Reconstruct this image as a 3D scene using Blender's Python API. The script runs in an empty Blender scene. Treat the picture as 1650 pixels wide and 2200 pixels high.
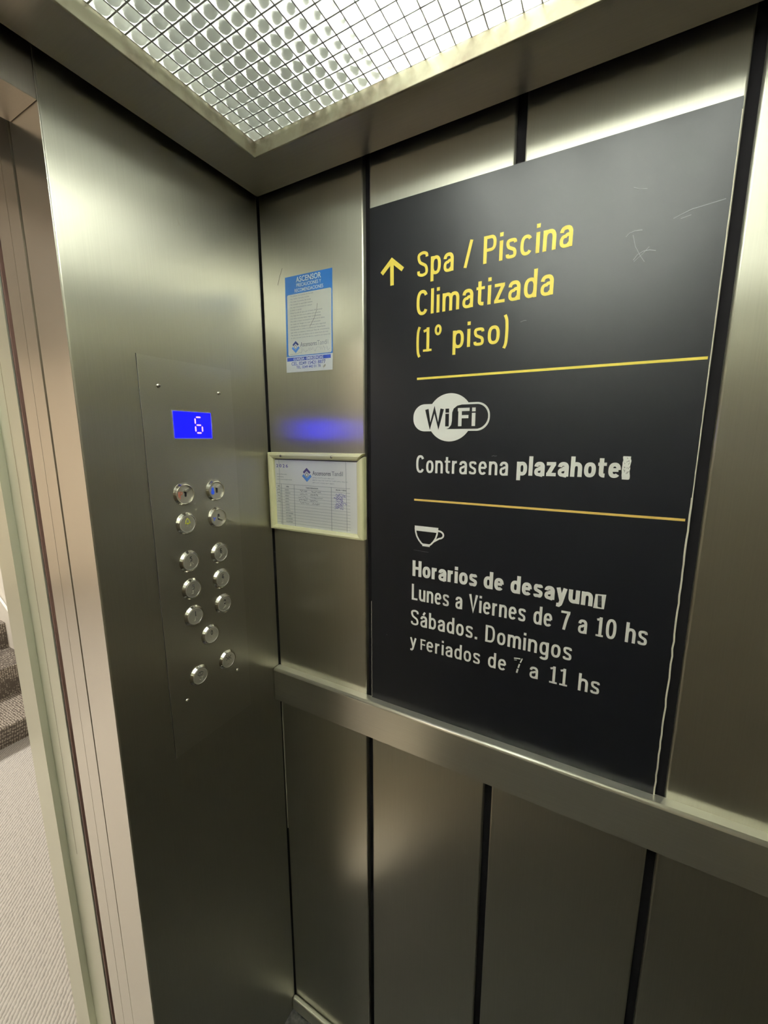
import bpy, bmesh, math, random
from math import pi, sin, cos, radians
from mathutils import Matrix, Vector, Euler
random.seed(7)
scene = bpy.context.scene
COL = scene.collection

# ------------------------------------------------------------------ camera, world, exposure
YAW, PITCH = radians(28.978), radians(-10.0)
cam = bpy.data.cameras.new('camera')
cam.sensor_fit = 'HORIZONTAL'
cam.sensor_width = 36.0
cam.lens = 36.0 * 881.2 / 1650.0
cam.clip_start = 0.02
cam_ob = bpy.data.objects.new('camera', cam)
cam_ob.location = (0.694, -0.7073, 1.665)
cam_ob.rotation_euler = Euler((pi / 2 + PITCH, 0, YAW), 'XYZ')
COL.objects.link(cam_ob)
scene.camera = cam_ob

world = bpy.data.worlds.new('world')
scene.world = world
world.use_nodes = True
world.node_tree.nodes['Background'].inputs[0].default_value = (0.8, 0.75, 0.65, 1)
world.node_tree.nodes['Background'].inputs[1].default_value = 0.02

scene.view_settings.view_transform = 'Standard'
scene.view_settings.look = 'None'
scene.view_settings.gamma = 1.0
scene.view_settings.use_curve_mapping = False
scene.view_settings.exposure = 0.0
TUBE_STRENGTH = 130.0
HALL_STRENGTH = 170.0
HALL_ADDED_STRENGTH = 80.0
DISPLAY_STRENGTH = 10.0
try:
    scene.cycles.use_denoising = True
    scene.cycles.max_bounces = 14
    scene.cycles.glossy_bounces = 8
    scene.cycles.transmission_bounces = 10
    scene.cycles.transparent_max_bounces = 12
    scene.cycles.sample_clamp_indirect = 6.0
except Exception:
    pass

# ------------------------------------------------------------------ materials
def new_mat(name):
    m = bpy.data.materials.new(name)
    m.use_nodes = True
    return m, m.node_tree.nodes, m.node_tree.links

def setp(b, **kw):
    for k, v in kw.items():
        k = k.replace('_', ' ')
        if k in b.inputs:
            b.inputs[k].default_value = v

def plain(name, col, rough=0.5, metal=0.0, spec=0.5, emit=None, strength=0.0, coat=0.0):
    m, n, l = new_mat(name)
    b = n['Principled BSDF']
    setp(b, Base_Color=(*col, 1), Roughness=rough, Metallic=metal, Specular_IOR_Level=spec, Coat_Weight=coat)
    if emit:
        setp(b, Emission_Color=(*emit, 1), Emission_Strength=strength)
    return m

def steel(name, tangent, base=(0.60, 0.57, 0.49), rough=0.3, aniso=0.75, grain=(160, 160, 2.5), mottle=0.012, bump=0, wide=0.0):
    """brushed stainless steel: the reflection spreads along `tangent`, across the grain"""
    m, n, l = new_mat(name)
    b = n['Principled BSDF']
    setp(b, Metallic=1.0, Anisotropic=aniso)
    c = n.new('ShaderNodeCombineXYZ')
    for i in range(3):
        c.inputs[i].default_value = tangent[i]
    l.new(c.outputs[0], b.inputs['Tangent'])
    tc = n.new('ShaderNodeTexCoord')
    mp = n.new('ShaderNodeMapping'); mp.inputs['Scale'].default_value = grain
    l.new(tc.outputs['Object'], mp.inputs['Vector'])
    nz = n.new('ShaderNodeTexNoise'); nz.inputs['Scale'].default_value = 3.0; nz.inputs['Detail'].default_value = 3
    l.new(mp.outputs[0], nz.inputs['Vector'])
    big = n.new('ShaderNodeTexNoise'); big.inputs['Scale'].default_value = 5.0; big.inputs['Detail'].default_value = 4
    l.new(tc.outputs['Object'], big.inputs['Vector'])
    r1 = n.new('ShaderNodeMapRange'); r1.inputs[3].default_value = rough - mottle; r1.inputs[4].default_value = rough + mottle
    l.new(big.outputs[0], r1.inputs[0])
    r2 = n.new('ShaderNodeMapRange'); r2.inputs[3].default_value = -0.003; r2.inputs[4].default_value = 0.003
    l.new(nz.outputs[0], r2.inputs[0])
    ad = n.new('ShaderNodeMath'); ad.operation = 'ADD'
    l.new(r1.outputs[0], ad.inputs[0]); l.new(r2.outputs[0], ad.inputs[1])
    l.new(ad.outputs[0], b.inputs['Roughness'])
    mix = n.new('ShaderNodeMixRGB')
    mix.inputs[1].default_value = (*[v * 0.93 for v in base], 1)
    mix.inputs[2].default_value = (*[min(1, v * 1.06) for v in base], 1)
    l.new(nz.outputs[0], mix.inputs[0]); l.new(mix.outputs[0], b.inputs['Base Color'])
    if bump:
        bp = n.new('ShaderNodeBump'); bp.inputs['Strength'].default_value = bump; bp.inputs['Distance'].default_value = 0.001
        l.new(nz.outputs[0], bp.inputs['Height']); l.new(bp.outputs[0], b.inputs['Normal'])
    if wide:
        # worn surface: part of the light scatters in a much broader lobe
        b2 = n.new('ShaderNodeBsdfPrincipled')
        setp(b2, Metallic=1.0, Roughness=0.62, Anisotropic=0.5)
        l.new(c.outputs[0], b2.inputs['Tangent']); l.new(mix.outputs[0], b2.inputs['Base Color'])
        ms = n.new('ShaderNodeMixShader'); ms.inputs[0].default_value = wide
        l.new(b.outputs[0], ms.inputs[1]); l.new(b2.outputs[0], ms.inputs[2])
        l.new(ms.outputs[0], n['Material Output'].inputs[0])
    return m

STEEL_BASE = (0.51, 0.495, 0.43)
M_WALL = steel('brushed_steel', (1, 1, 0), STEEL_BASE, 0.30, 0.94, wide=0.22)
M_PLATE = steel('brushed_steel_plate', (1, 1, 0), (0.55, 0.535, 0.475), 0.33, 0.8, wide=0.2)
M_RAIL = steel('rail_steel', (0, 0, 1), (0.54, 0.515, 0.455), 0.33, 0.6, wide=0.15, grain=(2.5, 160, 160))
M_JAMB = plain('jamb_steel', (0.86, 0.825, 0.755), 0.25, 0.9)
M_FRAME = plain('landing_frame_steel', (0.80, 0.81, 0.69), 0.30, 0.5)
M_CEIL = steel('ceiling_steel', (1, 0, 0), (0.50, 0.465, 0.41), 0.36, 0.2, grain=(2, 120, 120))
M_TRANSOM = steel('transom_steel', (0.3, 1, 0), (0.46, 0.42, 0.37), 0.32, 0.4)
M_CHROME = plain('polished_steel', (0.72, 0.69, 0.61), 0.16, 1.0)
M_CAP = plain('satin_bright_edge', (0.88, 0.855, 0.76), 0.42, 0.85)
M_SHINY = plain('button_steel', (0.74, 0.71, 0.64), 0.14, 1.0)
M_RING = plain('bright_ring', (0.74, 0.72, 0.66), 0.35, 0.75)
M_LEVER = plain('key_metal', (0.70, 0.67, 0.60), 0.32, 0.8)
M_FACE = plain('button_face_steel', (0.56, 0.53, 0.46), 0.42, 0.72)
M_BLACK = plain('black_gap', (0.012, 0.011, 0.012), 0.6)
M_GROOVE = plain('seam_channel', (0.006, 0.0055, 0.006), 0.9, 0.0, 0.0)
M_RUBBER = plain('red_brown_seal', (0.16, 0.085, 0.07), 0.5)
M_DARKSTEEL = plain('dark_door_edge', (0.16, 0.14, 0.12), 0.35, 0.9)
M_SIGN = plain('black_sign_vinyl', (0.003, 0.003, 0.004), 0.35, 0.0, 0.17)
M_YELLOW = plain('yellow_vinyl', (0.95, 0.76, 0.12), 0.45)
M_GOLD = plain('gold_vinyl', (0.70, 0.47, 0.12), 0.4)
M_WHITE = plain('white_vinyl', (0.95, 0.95, 0.92), 0.45)
M_SCRATCH = plain('scratch_mark', (0.045, 0.045, 0.05), 0.5)
M_SCUFF = plain('pale_scuff', (0.50, 0.47, 0.38), 0.55, 0.4)
M_DKSCUFF = plain('dark_pen_mark', (0.09, 0.08, 0.07), 0.6)
M_EDGE = plain('sign_core_edge', (0.78, 0.74, 0.62), 0.5)
M_BLUE = plain('sticker_blue', (0.018, 0.125, 0.42), 0.35)
M_NAVY = plain('navy_ink', (0.010, 0.035, 0.26), 0.4)
M_INK = plain('grey_ink', (0.13, 0.14, 0.17), 0.6)
M_INKLIGHT = plain('pale_grey_ink', (0.33, 0.35, 0.38), 0.6)
M_PAPER = plain('white_paper', (0.91, 0.91, 0.89), 0.6)
M_STICKER = plain('sticker_white', (0.88, 0.90, 0.84), 0.4)
M_STRIP = plain('strip_white', (0.86, 0.88, 0.86), 0.35)
M_CREAM = plain('cream_aluminium', (0.74, 0.71, 0.44), 0.38, 0.0, 0.5)
M_LOGO_D = plain('logo_dark_blue', (0.012, 0.025, 0.12), 0.45)
M_LOGO_P = plain('logo_violet', (0.07, 0.04, 0.21), 0.45)
M_LOGO_B = plain('logo_light_blue', (0.06, 0.19, 0.55), 0.45)
M_LOGO_G = plain('logo_grey', (0.30, 0.30, 0.30), 0.45)
M_PEN = plain('blue_pen', (0.10, 0.09, 0.42), 0.6)
M_SLOT = plain('key_slot_black', (0.008, 0.007, 0.007), 0.5)
M_RED = plain('red_symbol', (0.62, 0.12, 0.07), 0.5)
M_SYMBLUE = plain('blue_symbol', (0.03, 0.10, 0.85), 0.5)
M_BELL = plain('yellow_symbol', (0.70, 0.72, 0.05), 0.5)
M_ENGRAVE = plain('engraved_black', (0.02, 0.018, 0.016), 0.5)
M_LCD = plain('blue_screen', (0.0, 0.0, 0.3), 0.2, emit=(0.001, 0.001, 1.0), strength=DISPLAY_STRENGTH)
M_SEG = plain('lit_segments', (0.5, 0.3, 0.5), 0.3, emit=(1.0, 0.56, 0.86), strength=0.95)
M_SEGOFF = plain('segment_joints', (0.02, 0.02, 0.25), 0.3, emit=(0.35, 0.15, 0.9), strength=0.7)
M_HOUSING = plain('white_enamel', (0.84, 0.85, 0.82), 0.5)
M_LIGHTBOX = plain('grey_light_box', (0.20, 0.205, 0.185), 0.6)
M_TUBE = plain('lit_tube', (1, 1, 1), 0.5, emit=(0.97, 1.0, 0.93), strength=TUBE_STRENGTH)
M_HALLWALL = plain('hall_wall_paint', (0.76, 0.68, 0.57), 0.8)
M_HALLWHITE = plain('hall_white_paint', (0.86, 0.84, 0.78), 0.6)
M_HALLCEIL = plain('hall_ceiling_paint', (0.2, 0.17, 0.14), 0.8)
M_HALLLAMP = plain('warm_lamp_glass', (1, 0.9, 0.7), 0.4, emit=(1.0, 0.93, 0.82), strength=HALL_STRENGTH)
M_ADDEDLAMP = plain('added_lamp_glow', (1, 0.9, 0.7), 0.4, emit=(1.0, 0.93, 0.82), strength=HALL_ADDED_STRENGTH)
M_SKIRT = plain('dark_skirting', (0.14, 0.10, 0.07), 0.5)
M_CLEAR = None

def lens_material():
    m, n, l = new_mat('prismatic_acrylic')
    n.remove(n['Principled BSDF'])
    out = n['Material Output']
    tr = n.new('ShaderNodeBsdfTranslucent'); tr.inputs[0].default_value = (0.93, 0.95, 0.90, 1)
    tp = n.new('ShaderNodeBsdfTransparent'); tp.inputs[0].default_value = (0.93, 0.96, 0.92, 1)
    rf = n.new('ShaderNodeBsdfRefraction'); rf.inputs['IOR'].default_value = 1.42; rf.inputs['Roughness'].default_value = 0.42
    rf.inputs[0].default_value = (0.95, 0.97, 0.93, 1)
    gl = n.new('ShaderNodeBsdfGlossy'); gl.inputs['Roughness'].default_value = 0.1; gl.inputs[0].default_value = (0.9, 0.9, 0.9, 1)
    a = n.new('ShaderNodeMixShader'); a.inputs[0].default_value = 0.004
    b = n.new('ShaderNodeMixShader'); b.inputs[0].default_value = 0.12
    c = n.new('ShaderNodeMixShader'); c.inputs[0].default_value = 0.06
    l.new(tr.outputs[0], a.inputs[1]); l.new(tp.outputs[0], a.inputs[2])
    l.new(a.outputs[0], b.inputs[1]); l.new(rf.outputs[0], b.inputs[2])
    l.new(b.outputs[0], c.inputs[1]); l.new(gl.outputs[0], c.inputs[2])
    l.new(c.outputs[0], out.inputs[0])
    return m
M_LENS = lens_material()
M_LENSGAP = plain('lens_groove', (0.20, 0.20, 0.17), 0.5)

def dirty_frame():
    m, n, l = new_mat('stained_cream_frame')
    b = n['Principled BSDF']
    tc = n.new('ShaderNodeTexCoord')
    nz = n.new('ShaderNodeTexNoise'); nz.inputs['Scale'].default_value = 22; nz.inputs['Detail'].default_value = 6
    l.new(tc.outputs['Object'], nz.inputs['Vector'])
    cr = n.new('ShaderNodeValToRGB')
    cr.color_ramp.elements[0].position = 0.33; cr.color_ramp.elements[0].color = (0.10, 0.07, 0.04, 1)
    cr.color_ramp.elements[1].position = 0.55; cr.color_ramp.elements[1].color = (0.31, 0.285, 0.20, 1)
    l.new(nz.outputs[0], cr.inputs[0]); l.new(cr.outputs[0], b.inputs['Base Color'])
    setp(b, Roughness=0.4, Metallic=0.3)
    return m
M_LFRAME = dirty_frame()

def carpet(name, c0, c1, scale, ang, bump=0.6):
    m, n, l = new_mat(name)
    b = n['Principled BSDF']
    setp(b, Roughness=0.95, Specular_IOR_Level=0.1)
    tc = n.new('ShaderNodeTexCoord')
    mp = n.new('ShaderNodeMapping'); mp.inputs['Rotation'].default_value = (0, 0, ang)
    l.new(tc.outputs['Object'], mp.inputs['Vector'])
    nz = n.new('ShaderNodeTexNoise'); nz.inputs['Scale'].default_value = 60; nz.inputs['Detail'].default_value = 3
    l.new(tc.outputs['Object'], nz.inputs['Vector'])
    w = n.new('ShaderNodeTexWave'); w.wave_type = 'BANDS'; w.bands_direction = 'X'
    w.inputs['Scale'].default_value = scale; w.inputs['Distortion'].default_value = 2.2
    w.inputs['Detail'].default_value = 2; w.inputs['Detail Scale'].default_value = 3
    l.new(mp.outputs[0], w.inputs['Vector'])
    mx = n.new('ShaderNodeMath'); mx.operation = 'MULTIPLY_ADD'; mx.inputs[1].default_value = 0.7
    l.new(w.outputs['Fac'], mx.inputs[0])
    ms = n.new('ShaderNodeMath'); ms.operation = 'MULTIPLY'; ms.inputs[1].default_value = 0.5
    l.new(nz.outputs[0], ms.inputs[0]); l.new(ms.outputs[0], mx.inputs[2])
    cr = n.new('ShaderNodeValToRGB')
    cr.color_ramp.elements[0].position = 0.2; cr.color_ramp.elements[0].color = (*c0, 1)
    cr.color_ramp.elements[1].position = 0.6; cr.color_ramp.elements[1].color = (*c1, 1)
    l.new(mx.outputs[0], cr.inputs[0]); l.new(cr.outputs[0], b.inputs['Base Color'])
    bp = n.new('ShaderNodeBump'); bp.inputs['Strength'].default_value = bump; bp.inputs['Distance'].default_value = 0.004
    l.new(mx.outputs[0], bp.inputs['Height']); l.new(bp.outputs[0], b.inputs['Normal'])
    return m
M_CARPET = carpet('ribbed_grey_carpet', (0.34, 0.33, 0.315), (0.62, 0.605, 0.585), 28, radians(-42))

def stair_carpet():
    m, n, l = new_mat('dotted_stair_carpet')
    b = n['Principled BSDF']; setp(b, Roughness=0.95, Specular_IOR_Level=0.1)
    tc = n.new('ShaderNodeTexCoord')
    v = n.new('ShaderNodeTexVoronoi'); v.inputs['Scale'].default_value = 95; v.inputs['Randomness'].default_value = 0.35
    l.new(tc.outputs['Object'], v.inputs['Vector'])
    cr = n.new('ShaderNodeValToRGB')
    cr.color_ramp.elements[0].position = 0.18; cr.color_ramp.elements[0].color = (0.55, 0.50, 0.44, 1)
    cr.color_ramp.elements[1].position = 0.5; cr.color_ramp.elements[1].color = (0.12, 0.105, 0.092, 1)
    l.new(v.outputs['Distance'], cr.inputs[0]); l.new(cr.outputs[0], b.inputs['Base Color'])
    return m
M_STAIR = stair_carpet()

def cab_floor():
    m, n, l = new_mat('dark_granite')
    b = n['Principled BSDF']; setp(b, Roughness=0.35)
    tc = n.new('ShaderNodeTexCoord')
    nz = n.new('ShaderNodeTexNoise'); nz.inputs['Scale'].default_value = 90; nz.inputs['Detail'].default_value = 5
    l.new(tc.outputs['Object'], nz.inputs['Vector'])
    cr = n.new('ShaderNodeValToRGB')
    cr.color_ramp.elements[0].position = 0.4; cr.color_ramp.elements[0].color = (0.012, 0.012, 0.012, 1)
    cr.color_ramp.elements[1].position = 0.65; cr.color_ramp.elements[1].color = (0.09, 0.085, 0.08, 1)
    l.new(nz.outputs[0], cr.inputs[0]); l.new(cr.outputs[0], b.inputs['Base Color'])
    return m
M_CABFLOOR = cab_floor()

# ------------------------------------------------------------------ mesh helpers
class MB:
    """collects shapes and links them as ONE mesh object"""
    def __init__(self):
        self.bm = bmesh.new(); self.mats = []
    def mi(self, m):
        if m not in self.mats: self.mats.append(m)
        return self.mats.index(m)
    def box(self, a, b, m=None, bevel=0.0, seg=2):
        x0, y0, z0 = a; x1, y1, z1 = b
        vs = [self.bm.verts.new(p) for p in ((x0, y0, z0), (x1, y0, z0), (x1, y1, z0), (x0, y1, z0), (x0, y0, z1), (x1, y0, z1), (x1, y1, z1), (x0, y1, z1))]
        fs = [self.bm.faces.new([vs[i] for i in q]) for q in ((3, 2, 1, 0), (4, 5, 6, 7), (0, 1, 5, 4), (1, 2, 6, 5), (2, 3, 7, 6), (3, 0, 4, 7))]
        k = self.mi(m) if m else 0
        for f in fs: f.material_index = k
        if bevel:
            es = list({e for f in fs for e in f.edges})
            r = bmesh.ops.bevel(self.bm, geom=es, offset=bevel, segments=seg, affect='EDGES', profile=0.5)
            for f in r['faces']: f.material_index = k
        return self
    def prism(self, pts, w0, w1, m=None):
        """polygon pts (u, v) extruded from w0 to w1"""
        n = len(pts)
        area = sum(pts[i][0] * pts[(i + 1) % n][1] - pts[(i + 1) % n][0] * pts[i][1] for i in range(n))
        if area < 0: pts = list(reversed(pts))
        lo = [self.bm.verts.new((u, v, w0)) for u, v in pts]
        hi = [self.bm.verts.new((u, v, w1)) for u, v in pts]
        k = self.mi(m) if m else 0
        fs = [self.bm.faces.new(hi), self.bm.faces.new(list(reversed(lo)))]
        for i in range(n):
            j = (i + 1) % n
            fs.append(self.bm.faces.new((lo[i], lo[j], hi[j], hi[i])))
        for f in fs: f.material_index = k
        return self
    def stroke(self, pts, width, w0, w1, m=None, closed=False):
        """a ribbon of the given width along pts (u, v)"""
        P = [Vector((p[0], p[1])) for p in pts]; n = len(P)
        L, R = [], []
        for i in range(n):
            if closed: a, b = P[i - 1], P[(i + 1) % n]
            else: a, b = P[max(0, i - 1)], P[min(n - 1, i + 1)]
            t = b - a
            if t.length < 1e-9: t = Vector((1, 0))
            t.normalize(); nn = Vector((-t.y, t.x)); sc = 1.0
            if 0 < i < n - 1 or closed:
                t1 = (P[i] - P[i - 1])
                if t1.length > 1e-9:
                    t1.normalize(); d = abs(Vector((-t1.y, t1.x)).dot(nn)); sc = 1.0 / max(d, 0.5)
            L.append(P[i] + nn * width * sc / 2); R.append(P[i] - nn * width * sc / 2)
        k = self.mi(m) if m else 0
        bm = self.bm
        vs = [[bm.verts.new((q.x, q.y, w)) for q in S] for S in (L, R) for w in (w0, w1)]
        l0, l1, r0, r1 = vs
        rng = range(n) if closed else range(n - 1)
        for i in rng:
            j = (i + 1) % n
            for q in ((r1[i], r1[j], l1[j], l1[i]), (l0[i], l0[j], r0[j], r0[i]), (l1[i], l1[j], l0[j], l0[i]), (r0[i], r0[j], r1[j], r1[i])):
                bm.faces.new(q).material_index = k
        if not closed:
            bm.faces.new((l0[0], r0[0], r1[0], l1[0])).material_index = k
            bm.faces.new((r0[-1], l0[-1], l1[-1], r1[-1])).material_index = k
        return self
    def lathe(self, prof, seg=40, m=None, c=(0, 0)):
        """profile (radius, w) turned about the w axis"""
        bm = self.bm; k = self.mi(m) if m else 0
        rings = []
        for r, w in prof:
            if r < 1e-7: rings.append([bm.verts.new((c[0], c[1], w))])
            else: rings.append([bm.verts.new((c[0] + r * cos(2 * pi * i / seg), c[1] + r * sin(2 * pi * i / seg), w)) for i in range(seg)])
        for a, b in zip(rings, rings[1:]):
            for i in range(seg):
                j = (i + 1) % seg
                if len(a) == 1 and len(b) == 1: continue
                if len(a) == 1: f = (a[0], b[i], b[j])
                elif len(b) == 1: f = (a[i], b[0], a[j])
                else: f = (a[i], b[i], b[j], a[j])
                f = bm.faces.new(f); f.material_index = k; f.smooth = True
        return self
    def build(self, name, m=None, parent=None, smooth_angle=None):
        bmesh.ops.recalc_face_normals(self.bm, faces=self.bm.faces[:])
        me = bpy.data.meshes.new(name)
        self.bm.to_mesh(me); self.bm.free()
        for x in ([m] if m else self.mats): me.materials.append(x)
        o = bpy.data.objects.new(name, me); COL.objects.link(o)
        if parent: o.parent = parent
        return o

def tag(o, label=None, cat=None, group=None, kind=None):
    for k, v in (('label', label), ('category', cat), ('group', group), ('kind', kind)):
        if v: o[k] = v
    return o
def empty(name, mat=None, parent=None):
    o = bpy.data.objects.new(name, None); COL.objects.link(o); o.empty_display_size = 0.05
    if mat is not None: o.matrix_world = mat
    if parent: o.parent = parent
    return o
def struct(o): o['kind'] = 'structure'; return o

# local frames: u = right, v = up, w = out of the wall
def on_control(y, z): return Matrix(((0, 0, 1, 0), (1, 0, 0, y), (0, 1, 0, z), (0, 0, 0, 1)))
def on_sign(x, z, out=0.0): return Matrix(((1, 0, 0, x), (0, 0, -1, -out), (0, 1, 0, z), (0, 0, 0, 1)))

def circle(cx, cy, r, n=48, a0=0.0, a1=2 * pi, ry=None):
    ry = ry or r
    return [(cx + r * cos(a0 + (a1 - a0) * i / n), cy + ry * sin(a0 + (a1 - a0) * i / n)) for i in range(n + (0 if abs(a1 - a0 - 2 * pi) < 1e-6 else 1))]
def rrect(x0, y0, x1, y1, r, n=8):
    out = []
    for cx, cy, a in ((x1 - r, y1 - r, 0), (x0 + r, y1 - r, pi / 2), (x0 + r, y0 + r, pi), (x1 - r, y0 + r, 1.5 * pi)):
        out += [(cx + r * cos(a + pi / 2 * i / n), cy + r * sin(a + pi / 2 * i / n)) for i in range(n + 1)]
    return out

CAPS = {}
def raw_text(s, offset=0.0):
    cu = bpy.data.curves.new('lettering', 'FONT'); cu.body = s; cu.size = 1.0; cu.offset = offset; cu.resolution_u = 4
    cu.extrude = 0.5
    o = bpy.data.objects.new('lettering', cu); COL.objects.link(o)
    dg = bpy.context.evaluated_depsgraph_get(); dg.update()
    me = bpy.data.meshes.new_from_object(o.evaluated_get(dg))
    bpy.data.objects.remove(o); bpy.data.curves.remove(cu)
    return me
def cap_height():
    if 'H' not in CAPS:
        me = raw_text('H'); CAPS['H'] = max(v.co.y for v in me.vertices); bpy.data.meshes.remove(me)
    return CAPS['H']
def add_text(mb, s, x0, x1, base, cap, w0, w1, mat, offset=0.0, rise=0.0, center=False):
    """set line s between x0 and x1 on the baseline with the given capital height (rise: baseline change at x1)"""
    me = raw_text(s, offset)
    xs = [v.co.x for v in me.vertices]; a, b = min(xs), max(xs)
    sx = (x1 - x0) / (b - a); sy = cap / cap_height()
    k = mb.mi(mat)
    vs = []
    for v in me.vertices:
        u = x0 + (v.co.x - a) * sx
        vs.append(mb.bm.verts.new((u, base + v.co.y * sy + rise * (u - x0) / (x1 - x0), w0 if v.co.z < 0 else w1)))
    for p in me.polygons:
        try: mb.bm.faces.new([vs[i] for i in p.vertices]).material_index = k
        except ValueError: pass
    bpy.data.meshes.remove(me)
    return mb
def text_obj(name, s, x0, x1, base, cap, w0, w1, mat, parent, offset=0.0, rise=0.0):
    return add_text(MB(), s, x0, x1, base, cap, w0, w1, mat, offset, rise).build(name, None, parent)

# condensed grotesque lettering drawn as even strokes (unit: capital height 1)
def _ell(cx, cy, rx, ry, a0, a1, n=14, p=2.5):
    out = []
    for i in range(n + 1):
        a = radians(a0 + (a1 - a0) * i / n); c, s_ = cos(a), sin(a)
        out.append((cx + rx * math.copysign(abs(c) ** (2 / p), c), cy + ry * math.copysign(abs(s_) ** (2 / p), s_)))
    return out
def _spl(pts, n=6):
    P = [pts[0]] + list(pts) + [pts[-1]]; out = []
    for i in range(1, len(P) - 2):
        for k in range(n):
            t = k / n; a, b, c, d = P[i - 1], P[i], P[i + 1], P[i + 2]
            out.append(tuple(0.5 * (2 * b[j] + (c[j] - a[j]) * t + (2 * a[j] - 5 * b[j] + 4 * c[j] - d[j]) * t * t + (3 * b[j] - a[j] - 3 * c[j] + d[j]) * t ** 3) for j in (0, 1)))
    return out + [pts[-1]]
def glyph(ch, t):
    """width and strokes [(points, closed, weight)] of one character"""
    e = t / 2; X = 0.715; thin = t * 0.88; S_ = []
    def st(p, closed=False, w=None): S_.append((p, closed, w or t))
    lw = 0.30 + t * 1.15          # lower-case round width
    W = lw
    def o_(): st(_ell(W / 2, X / 2, W / 2 - e, X / 2 - e * 0.9, 0, 360 - 360 / 40, 39), True, thin + (t - thin) * .6)
    def s_shape(W, H, k):
        a = e * 0.95
        st(_spl([(W - e, H * .76), (W - e * 1.3, H * .88), (W * .52, H - a), (e * 1.4, H * .88), (e * 1.05, H * .74), (W * .26, H * .585), (W * .5, H * .5), (W * .76, H * .41), (W - e * 1.05, H * .255), (W - e * 1.5, H * .115), (W * .48, a), (e * 1.2, H * .12), (e, H * .24)]), False, thin)
    if ch == 'o': o_()
    elif ch in 'bpdqg':
        o_(); sx = e if ch in 'bp' else W - e
        if ch in 'bd': st([(sx, 0), (sx, 1)])
        elif ch in 'pq': st([(sx, -0.255), (sx, X)])
        else: st([(sx, X)] + [(sx, -0.06)] + _ell(W / 2, -0.06, W / 2 - e, 0.16, 0, -150, 10), False)
    elif ch == 'c': st(_ell(W / 2, X / 2, W / 2 - e, X / 2 - e * .9, 38, 322, 26), False, thin)
    elif ch == 'e':
        st([(e, X * .52), (W - e, X * .52)], False, thin); st(_ell(W / 2, X / 2, W / 2 - e, X / 2 - e * .9, 2, 318, 28), False, thin + (t - thin) * .5)
    elif ch in 'aá':
        W = lw * 0.97
        st(_ell(W / 2, X - e * .9 - .2, W / 2 - e, .2, 172, 0, 12) + [(W - e, 0.0)], False)
        st([(W - e, X * .60), (W * .55, X * .575)] + _ell(W * .47, X * .29, W * .47 - e, X * .29 - e * .85 + .01, 90, 270, 14) + [(W * .66, X * .07), (W - e, X * .24)], False, thin)
        if ch == 'á': st([(W * .42, X + .06), (W * .66, X + .24)], False, t * .9)
    elif ch in 'nhm':
        st([(e, 0), (e, 1 if ch == 'h' else X)])
        if ch == 'm':
            W = lw * 1.55; r = (W / 2 - e) / 2
            for c in (e + r, e + 3 * r): st(_ell(c, X - e * .9 - .24, r, .24, 180, 0, 12) + [(c + r, 0)])
        else: st(_ell(W / 2, X - e * .9 - .24, W / 2 - e, .24, 180, 0, 12) + [(W - e, 0)])
    elif ch == 'u':
        st([(W - e, 0), (W - e, X)]); st([(e, X)] + _ell(W / 2, e * .9 + .24, W / 2 - e, .24, 180, 360, 12))
    elif ch == 'r':
        W = lw * .68; st([(e, 0), (e, X)]); st(_ell(W * .78, X - e * 1.0 - .25, W * .78 - e, .25, 175, 82, 9), False, t)
    elif ch == 'i': W = t; st([(e, 0), (e, X)]); st([(e, 1 - t * 1.05), (e, 1)])
    elif ch == 'l': W = t; st([(e, 0), (e, 1)])
    elif ch == 's': W = lw * .92; s_shape(W, X, 1)
    elif ch == 't':
        W = lw * .70; c = W * .40; st([(c, .92), (c, e + .12)] + _ell(c + .14, e + .12, .14, .12, 180, 275, 6)); st([(0, X - e * .8), (W, X - e * .8)], False, thin * .9)
    elif ch == 'y': W = lw * .98; st([(e * .9, X), (W * .52, 0.02)]); st([(W - e * .9, X), (W * .50, -.02), (W * .42, -.16), (W * .30, -.225), (W * .06, -.215)])
    elif ch == 'z': W = lw * .88; q = thin / 2; st([(.01, X - q), (W - .015, X - q)], False, thin); st([(W - e, X - q), (e, q)], False, t); st([(.01, q), (W, q)], False, thin)
    elif ch == 'S': W = lw * 1.12; s_shape(W, 1, 1)
    elif ch == 'P': W = lw * 1.12; st([(e, 0), (e, 1)]); st([(e, 1 - e * .9), (W * .55, 1 - e * .9)] + _ell(W * .55, .71, W * .45 - e, .29 - e * .9, 90, -90, 12) + [(e, .42 + e * .9)], False, thin)
    elif ch == 'C': W = lw * 1.14; st(_ell(W / 2, .5, W / 2 - e, .5 - e * .9, 36, 324, 30), False, t)
    elif ch == 'L': W = lw * .92; st([(e, 1), (e, 0)]); st([(0, e * .9), (W, e * .9)], False, thin)
    elif ch == 'V': W = lw * 1.22; st([(e * .9, 1), (W / 2, 0.02), (W - e * .9, 1)])
    elif ch == 'W':
        W = lw * 1.9; st([(e * .9, 1), (W * .28, .03), (W / 2, .97), (W * .72, .03), (W - e * .9, 1)])
    elif ch == 'H': W = lw * 1.14; st([(e, 0), (e, 1)]); st([(W - e, 0), (W - e, 1)]); st([(e, .52), (W - e, .52)], False, thin)
    elif ch == 'D': W = lw * 1.18; st([(e, 0), (e, 1)]); st([(e, 1 - e * .9), (W * .45, 1 - e * .9)] + _ell(W * .45, .5, W * .55 - e, .5 - e * .9, 90, -90, 20) + [(e, e * .9)], False, thin)
    elif ch == 'F': W = lw * .94; st([(e, 0), (e, 1)]); st([(0, 1 - e * .9), (W, 1 - e * .9)], False, thin); st([(e, .52), (W * .92, .52)], False, thin)
    elif ch == '0': W = lw * 1.06; st(_ell(W / 2, .5, W / 2 - e, .5 - e * .9, 0, 351, 39), True, t * .96)
    elif ch == '1':
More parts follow.
